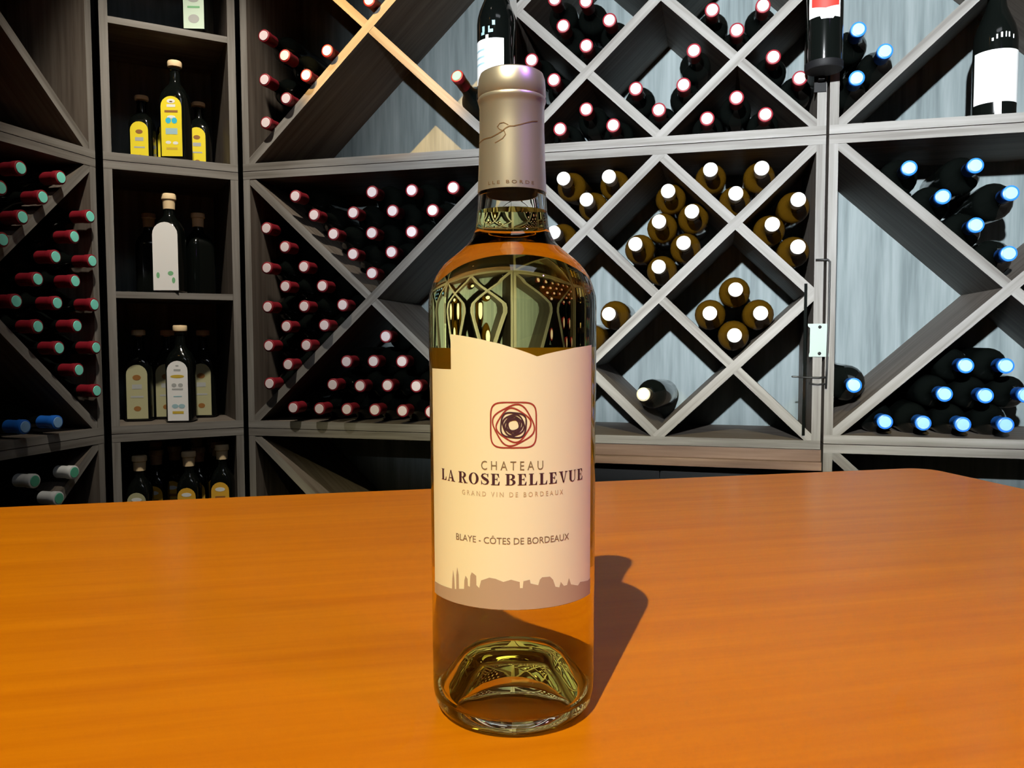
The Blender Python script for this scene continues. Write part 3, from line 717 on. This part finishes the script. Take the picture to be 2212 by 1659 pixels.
ink = {
    'plum': plain('plum_ink', (0.055, 0.016, 0.035), 0.6), 'grey': plain('warm_grey_ink', (0.23, 0.17, 0.12), 0.6),
    'faint': plain('faint_ink', (0.60, 0.45, 0.33), 0.6), 'brown': plain('brown_grey_ink', (0.24, 0.16, 0.13), 0.6),
    'taupe': plain('taupe_ink', (0.45, 0.345, 0.30), 0.6), 'red': plain('wine_red_ink', (0.33, 0.035, 0.035), 0.6)}
# landscape band
sil = [(-44.0, .0631), (-43.5, .0674), (-42.7, .0716), (-41.7, .0677), (-41.4, .0633), (-40.0, .0635), (-39.9, .0696), (-38.9, .0731), (-37.8, .0699), (-37.6, .0639), (-33.4, .0644), (-33.1, .0681), (-32.1, .0702), (-30.6, .069), (-30.4, .066), (-28.9, .0658), (-28.5, .0705), (-27.4, .0721), (-26.2, .0717), (-24.3, .0709), (-24.1, .0669), (-22.2, .0658), (-20.8, .0692), (-15.3, .0707), (-11.3, .0704), (-6.3, .0692), (-1.4, .0702), (4.0, .0692), (4.2, .0666), (5.9, .0666), (6.4, .0695), (10.4, .07), (10.9, .0684), (15.9, .0674), (17.0, .0697), (18.5, .0706), (23.9, .0705), (26.1, .069), (27.9, .0658), (30.8, .0652), (32.0, .0674), (34.5, .0654), (37.1, .0655), (38.7, .0683), (40.5, .0653), (47.3, .0638), (49.8, .065), (60.1, .0639), (64, .0645)]
sil = [(-67.5, .0626), (-56, .0628)] + sil
quads = []
sil_f = interp(sil)
xs = sorted(set([a for a, _ in sil] + [-67.5 + i * 1.5 for i in range(88) if -67.5 + i * 1.5 < 64]))
for a, b in zip(xs, xs[1:]):
    quads.append([(R_(a), LB + 0.0002), (R_(b), LB + 0.0002), (R_(b), sil_f(b)), (R_(a), sil_f(a))])
obj('landscape_print', wrap_me('landscape_print', quads, body_r, PRT), ink['taupe'], label)
# emblem: nested turned rounded squares
def ribbon(pts, wd, closed=True):
    n = len(pts); out = []
    P = [Vector((x, y)) for x, y in pts]; offs = []
    for i in range(n):
        a = P[i - 1] if (closed or i > 0) else P[i]; b = P[(i + 1) % n] if (closed or i < n - 1) else P[i]
        d = (b - a); d = d.normalized() if d.length else Vector((1, 0)); offs.append(Vector((-d.y, d.x)) * wd / 2)
    for i in range(n if closed else n - 1):
        j = (i + 1) % n
        out.append([P[i] - offs[i], P[j] - offs[j], P[j] + offs[j], P[i] + offs[i]])
    return out
def flat_wrap(name, polys, mat, parent, zc=0.0, th0=0.0, radius_at=body_r, off=PRT, r=R0):
    return obj(name, wrap_me(name, [[(th0 + p[0] / r, zc + p[1]) for p in q] for q in polys], radius_at, off), mat, parent)
em_r, em_d = [], []
s0 = 0.0094
for k in range(8):
    s = s0 * (0.815 ** k); a = R_(28 * k if k else 0)
    ring = []
    for i in range(48):
        t_ = 2 * math.pi * i / 48; c, s_ = math.cos(t_), math.sin(t_)
        ex = 2 / (5.0 if k == 0 else (3.4 if k < 4 else 2.7))
        x, y = s * math.copysign(abs(c) ** ex, c), s * math.copysign(abs(s_) ** ex, s_)
        ring.append((x * math.cos(a) - y * math.sin(a), x * math.sin(a) + y * math.cos(a)))
    (em_r if k < 3 else em_d).extend(ribbon(ring, 0.0006 if k < 3 else 0.00062))
flat_wrap('emblem', em_r, ink['red'], label, 0.1349, R_(0.4))
flat_wrap('emblem', em_d, ink['plum'], label, 0.1349, R_(0.4), off=PRT + 0.00005)
# sans lettering from the built-in typeface
def text_polys(body):
    cu = bpy.data.curves.new('t', 'FONT'); cu.body = body; cu.resolution_u = 3
    o = bpy.data.objects.new('t', cu); COL.objects.link(o)
    dg = bpy.context.evaluated_depsgraph_get(); dg.update()
    me = o.evaluated_get(dg).to_mesh()
    V = [(q.co.x, q.co.y) for q in me.vertices]; F = [tuple(p.vertices) for p in me.polygons]
    o.evaluated_get(dg).to_mesh_clear()
    bpy.data.objects.remove(o); bpy.data.curves.remove(cu)
    return [[V[i] for i in p] for p in F]
def fit(polys, x0, x1, z0, z1):
    X = [p[0] for q in polys for p in q]; Y = [p[1] for q in polys for p in q]
    a, b, c, d = min(X), max(X), min(Y), max(Y)
    return [[(x0 + (p[0] - a) / (b - a) * (x1 - x0), z0 + (p[1] - c) / (d - c) * (z1 - z0)) for p in q] for q in polys]
D2 = lambda deg: R_(deg) * R0
flat_wrap('lettering', fit(text_polys('C H A T E A U'), D2(-20.3), D2(19.2), 0.1161, 0.1199), ink['grey'], label)
flat_wrap('lettering', fit(text_polys('G R A N D   V I N   D E   B O R D E A U X'), D2(-34.3), D2(33.6), 0.1050, 0.1070), ink['faint'], label)
flat_wrap('lettering', fit(text_polys('BLAYE - C\u00d4TES DE BORDEAUX'), D2(-39.6), D2(38.6), 0.0851, 0.0886), ink['brown'], label)
# serif capitals
def q4(x0, y0, x1, y1): return [(x0, y0), (x1, y0), (x1, y1), (x0, y1)]
def bowl(cx_, cy_, ro, ho, ri, hi, a0, a1, n=14):
    out = []
    for k in range(n):
        t0, t1 = R_(a0 + (a1 - a0) * k / n), R_(a0 + (a1 - a0) * (k + 1) / n)
        out.append([(cx_ + ri * math.cos(t0), cy_ + hi * math.sin(t0)), (cx_ + ro * math.cos(t0), cy_ + ho * math.sin(t0)), (cx_ + ro * math.cos(t1), cy_ + ho * math.sin(t1)), (cx_ + ri * math.cos(t1), cy_ + hi * math.sin(t1))])
    return out
hl = 0.055
def gl_L(): return .70, [q4(.09, 0, .31, 1), q4(0, 1 - hl, .40, 1), q4(0, 0, .64, hl), [(.50, hl), (.64, hl), (.66, .34), (.62, .34)]]
def gl_E(): return .74, [q4(.09, 0, .31, 1), q4(0, 1 - hl, .62, 1), q4(0, 0, .66, hl), [(.52, hl), (.66, hl), (.68, .32), (.64, .32)], [(.48, 1 - hl), (.62, 1 - hl), (.64, .70), (.60, .70)], q4(.31, .485, .5, .485 + hl), q4(.465, .36, .51, .66)]
def gl_A(): return .84, [[(.34, 1), (.44, 1), (.76, 0), (.53, 0)], [(.34, 1), (.41, 1), (.15, 0), (.09, 0)], q4(.2, .28, .64, .28 + hl), q4(0, 0, .26, hl), q4(.44, 0, .85, hl)]
def gl_V(): return .84, [[(.08, 1), (.31, 1), (.50, 0), (.40, 0)], [(.68, 1), (.74, 1), (.50, 0), (.44, 0)], q4(0, 1 - hl, .40, 1), q4(.58, 1 - hl, .84, 1)]
def gl_O(): return .90, bowl(.43, .5, .43, .515, .205, .475, 0, 360, 28)
def gl_U(): return .86, [q4(.09, .3, .31, 1), q4(.66, .3, .72, 1), q4(0, 1 - hl, .40, 1), q4(.56, 1 - hl, .83, 1)] + bowl(.405, .3, .315, .315, .26, .26, 270, 360, 8) + bowl(.405, .3, .315, .315, .095, .25, 180, 270, 8)
def gl_B(): return .82, [q4(.09, 0, .31, 1), q4(0, 1 - hl, .4, 1), q4(0, 0, .4, hl)] + bowl(.40, .755, .33, .245, .12, .19, -90, 90) + bowl(.40, .265, .38, .265, .16, .21, -90, 90) + [q4(.31, .5, .4, .53)]
def gl_R(): return .88, [q4(.09, 0, .31, 1), q4(0, 1 - hl, .4, 1), q4(0, 0, .41, hl)] + bowl(.40, .745, .34, .255, .12, .20, -90, 90) + [[(.38, .50), (.52, .50), (.80, 0), (.58, 0)], q4(.56, 0, .88, hl), q4(.31, .49, .42, .54)]
def gl_S():
    P = [(.60, .74), (.55, .90), (.36, .975), (.17, .90), (.12, .76), (.20, .63), (.36, .52), (.53, .41), (.60, .27), (.54, .11), (.34, .025), (.13, .11), (.07, .30)]
    Wd = [.03, .05, .05, .12, .19, .22, .24, .22, .19, .12, .05, .05, .03]
    out = []
    for i in range(len(P) - 1):
        def off(k):
            a, b = P[max(k - 1, 0)], P[min(k + 1, len(P) - 1)]; dx, dy = b[0] - a[0], b[1] - a[1]; l = math.hypot(dx, dy); return (-dy / l * Wd[k] / 2, dx / l * Wd[k] / 2)
        o0, o1 = off(i), off(i + 1)
        out.append([(P[i][0] - o0[0], P[i][1] - o0[1]), (P[i + 1][0] - o1[0], P[i + 1][1] - o1[1]), (P[i + 1][0] + o1[0], P[i + 1][1] + o1[1]), (P[i][0] + o0[0], P[i][1] + o0[1])])
    out += [q4(.575, .68, .63, .98), q4(.05, .02, .10, .36)]
    return .72, out
GL = {'L': gl_L, 'A': gl_A, 'R': gl_R, 'O': gl_O, 'S': gl_S, 'E': gl_E, 'B': gl_B, 'V': gl_V, 'U': gl_U}
polys, x = [], 0.0
for ch in 'LA ROSE BELLEVUE':
    if ch == ' ': x += .26; continue
    adv, qs = GL[ch]()
    polys += [[(p[0] + x, p[1]) for p in q] for q in qs]; x += adv + .12
flat_wrap('lettering', fit(polys, D2(-53.8), D2(51.6), 0.1098, 0.1147), ink['plum'], label)
# capsule marks
capink = plain('capsule_ink', (0.20, 0.12, 0.07), 0.5, 0.3)
sg = [(-80, .2578), (-57, .2584), (-38.8, .2583), (-30, .2589), (-24.8, .2594), (-18.1, .2602), (-10, .2617), (-4, .2624), (3.2, .2624), (15.1, .2632), (27.7, .2643), (37.1, .2651), (50, .2658)]
loop = [(-6, .2629), (-14, .2640), (-21, .2638), (-25.6, .2624), (-21, .2611), (-13, .2603), (-10.8, .2588), (-16, .2572), (-24, .2562), (-30, .2556)]
def thin(pts, wd):
    P = [(R_(a) * 0.0148, z) for a, z in pts]
    Q = []
    for (x0, y0), (x1, y1) in zip(P, P[1:]):
        for k in range(4): Q.append((x0 + (x1 - x0) * k / 4, y0 + (y1 - y0) * k / 4))
    Q.append(P[-1]); return ribbon(Q, wd, False)
flat_wrap('signature', thin(sg, .00042) + thin(loop, .00032), capink, cpo, 0, 0, cap_r, 0.00012, 0.0148)
flat_wrap('lettering', fit(text_polys('L L E   B O R D E'), R_(-42) * .0148, R_(38) * .0148, 0.2378, 0.2392), capink, cpo, 0, 0, cap_r, 0.00012, 0.0148)

# ------------------------------------------------------------------ lamp housings on the ceiling
def emis(name, col, st):
    mt = bpy.data.materials.new(name); mt.use_nodes = True
    nt = mt.node_tree; nt.nodes.clear()
    o = nt.nodes.new('ShaderNodeOutputMaterial'); e = nt.nodes.new('ShaderNodeEmission')
    e.inputs[0].default_value = (*col, 1); e.inputs[1].default_value = st
    nt.links.new(e.outputs[0], o.inputs[0]); return mt
LNAME = ['warm ceiling spotlight aimed at the table', 'cool ceiling spotlight with an added shading flap behind the viewer, aimed at the racks', 'neutral ceiling spotlight above the corner shelves', 'warm ceiling spotlight at the left, aimed at the top left rack', 'small violet spotlight hanging at the right']
for k, (loc, tgt, col) in enumerate(LAMPS):
    stand = False
    t = empty('stand_lamp' if stand else 'ceiling_spotlight', (loc[0], loc[1], 0) if stand else loc); tag(t, LNAME[k], 'lamp', None if stand else 'ceiling spotlights')
    d = (Vector(tgt) - Vector(loc)).normalized()
    q = d.to_track_quat('Z', 'Y').to_euler()
    sc_ = 3.6 if stand else 1.0
    lz = loc[2] if stand else 0.0
    obj('housing', lathe_me('housing', [(x_ * sc_, z_) for x_, z_ in [(0, -0.10), (0.03, -0.10), (0.034, -0.095), (0.034, -0.006), (0.031, -0.006), (0.031, -0.014), (0, -0.014)]], 24), M['black_metal'], t, (0, 0, lz), q)
    obj('lens', lathe_me('lens', [(x_ * sc_, z_) for x_, z_ in [(0.0305, -0.013), (0.015, -0.0115), (0, -0.011)]], 24), emis('lens_glow', col, 12.0), t, (0, 0, lz), q)
    back = -d * 0.09
    if stand:
        obj('pole', tube_me('pole', [(back.x, back.y, 0.03), (back.x, back.y, lz + back.z)], 0.012), M['black_metal'], t)
        obj('foot', lathe_me('foot', [(0, 0), (0.17, 0), (0.17, 0.012), (0.03, 0.03), (0, 0.03)], 32), M['black_metal'], t, (back.x, back.y, 0))
    else:
        if k == 1:      # added unseen flap, blocks this lamp's light from the table and bottle
            h = Vector((d.x, d.y, 0)).normalized()
            fl = box_me('flap', -0.26, 0.26, 0.04, 0.462, -0.0015, 0.0015)
            obj('flap', fl, M['black_metal'], t, (0, 0, -0.040), (-math.atan2(0.096, 0.45), 0, math.atan2(h.y, h.x) - math.pi / 2))
        top = ZC - loc[2]
        obj('stem', tube_me('stem', [(back.x, back.y, back.z), (back.x, back.y, top - 0.001)], 0.006), M['black_metal'], t)
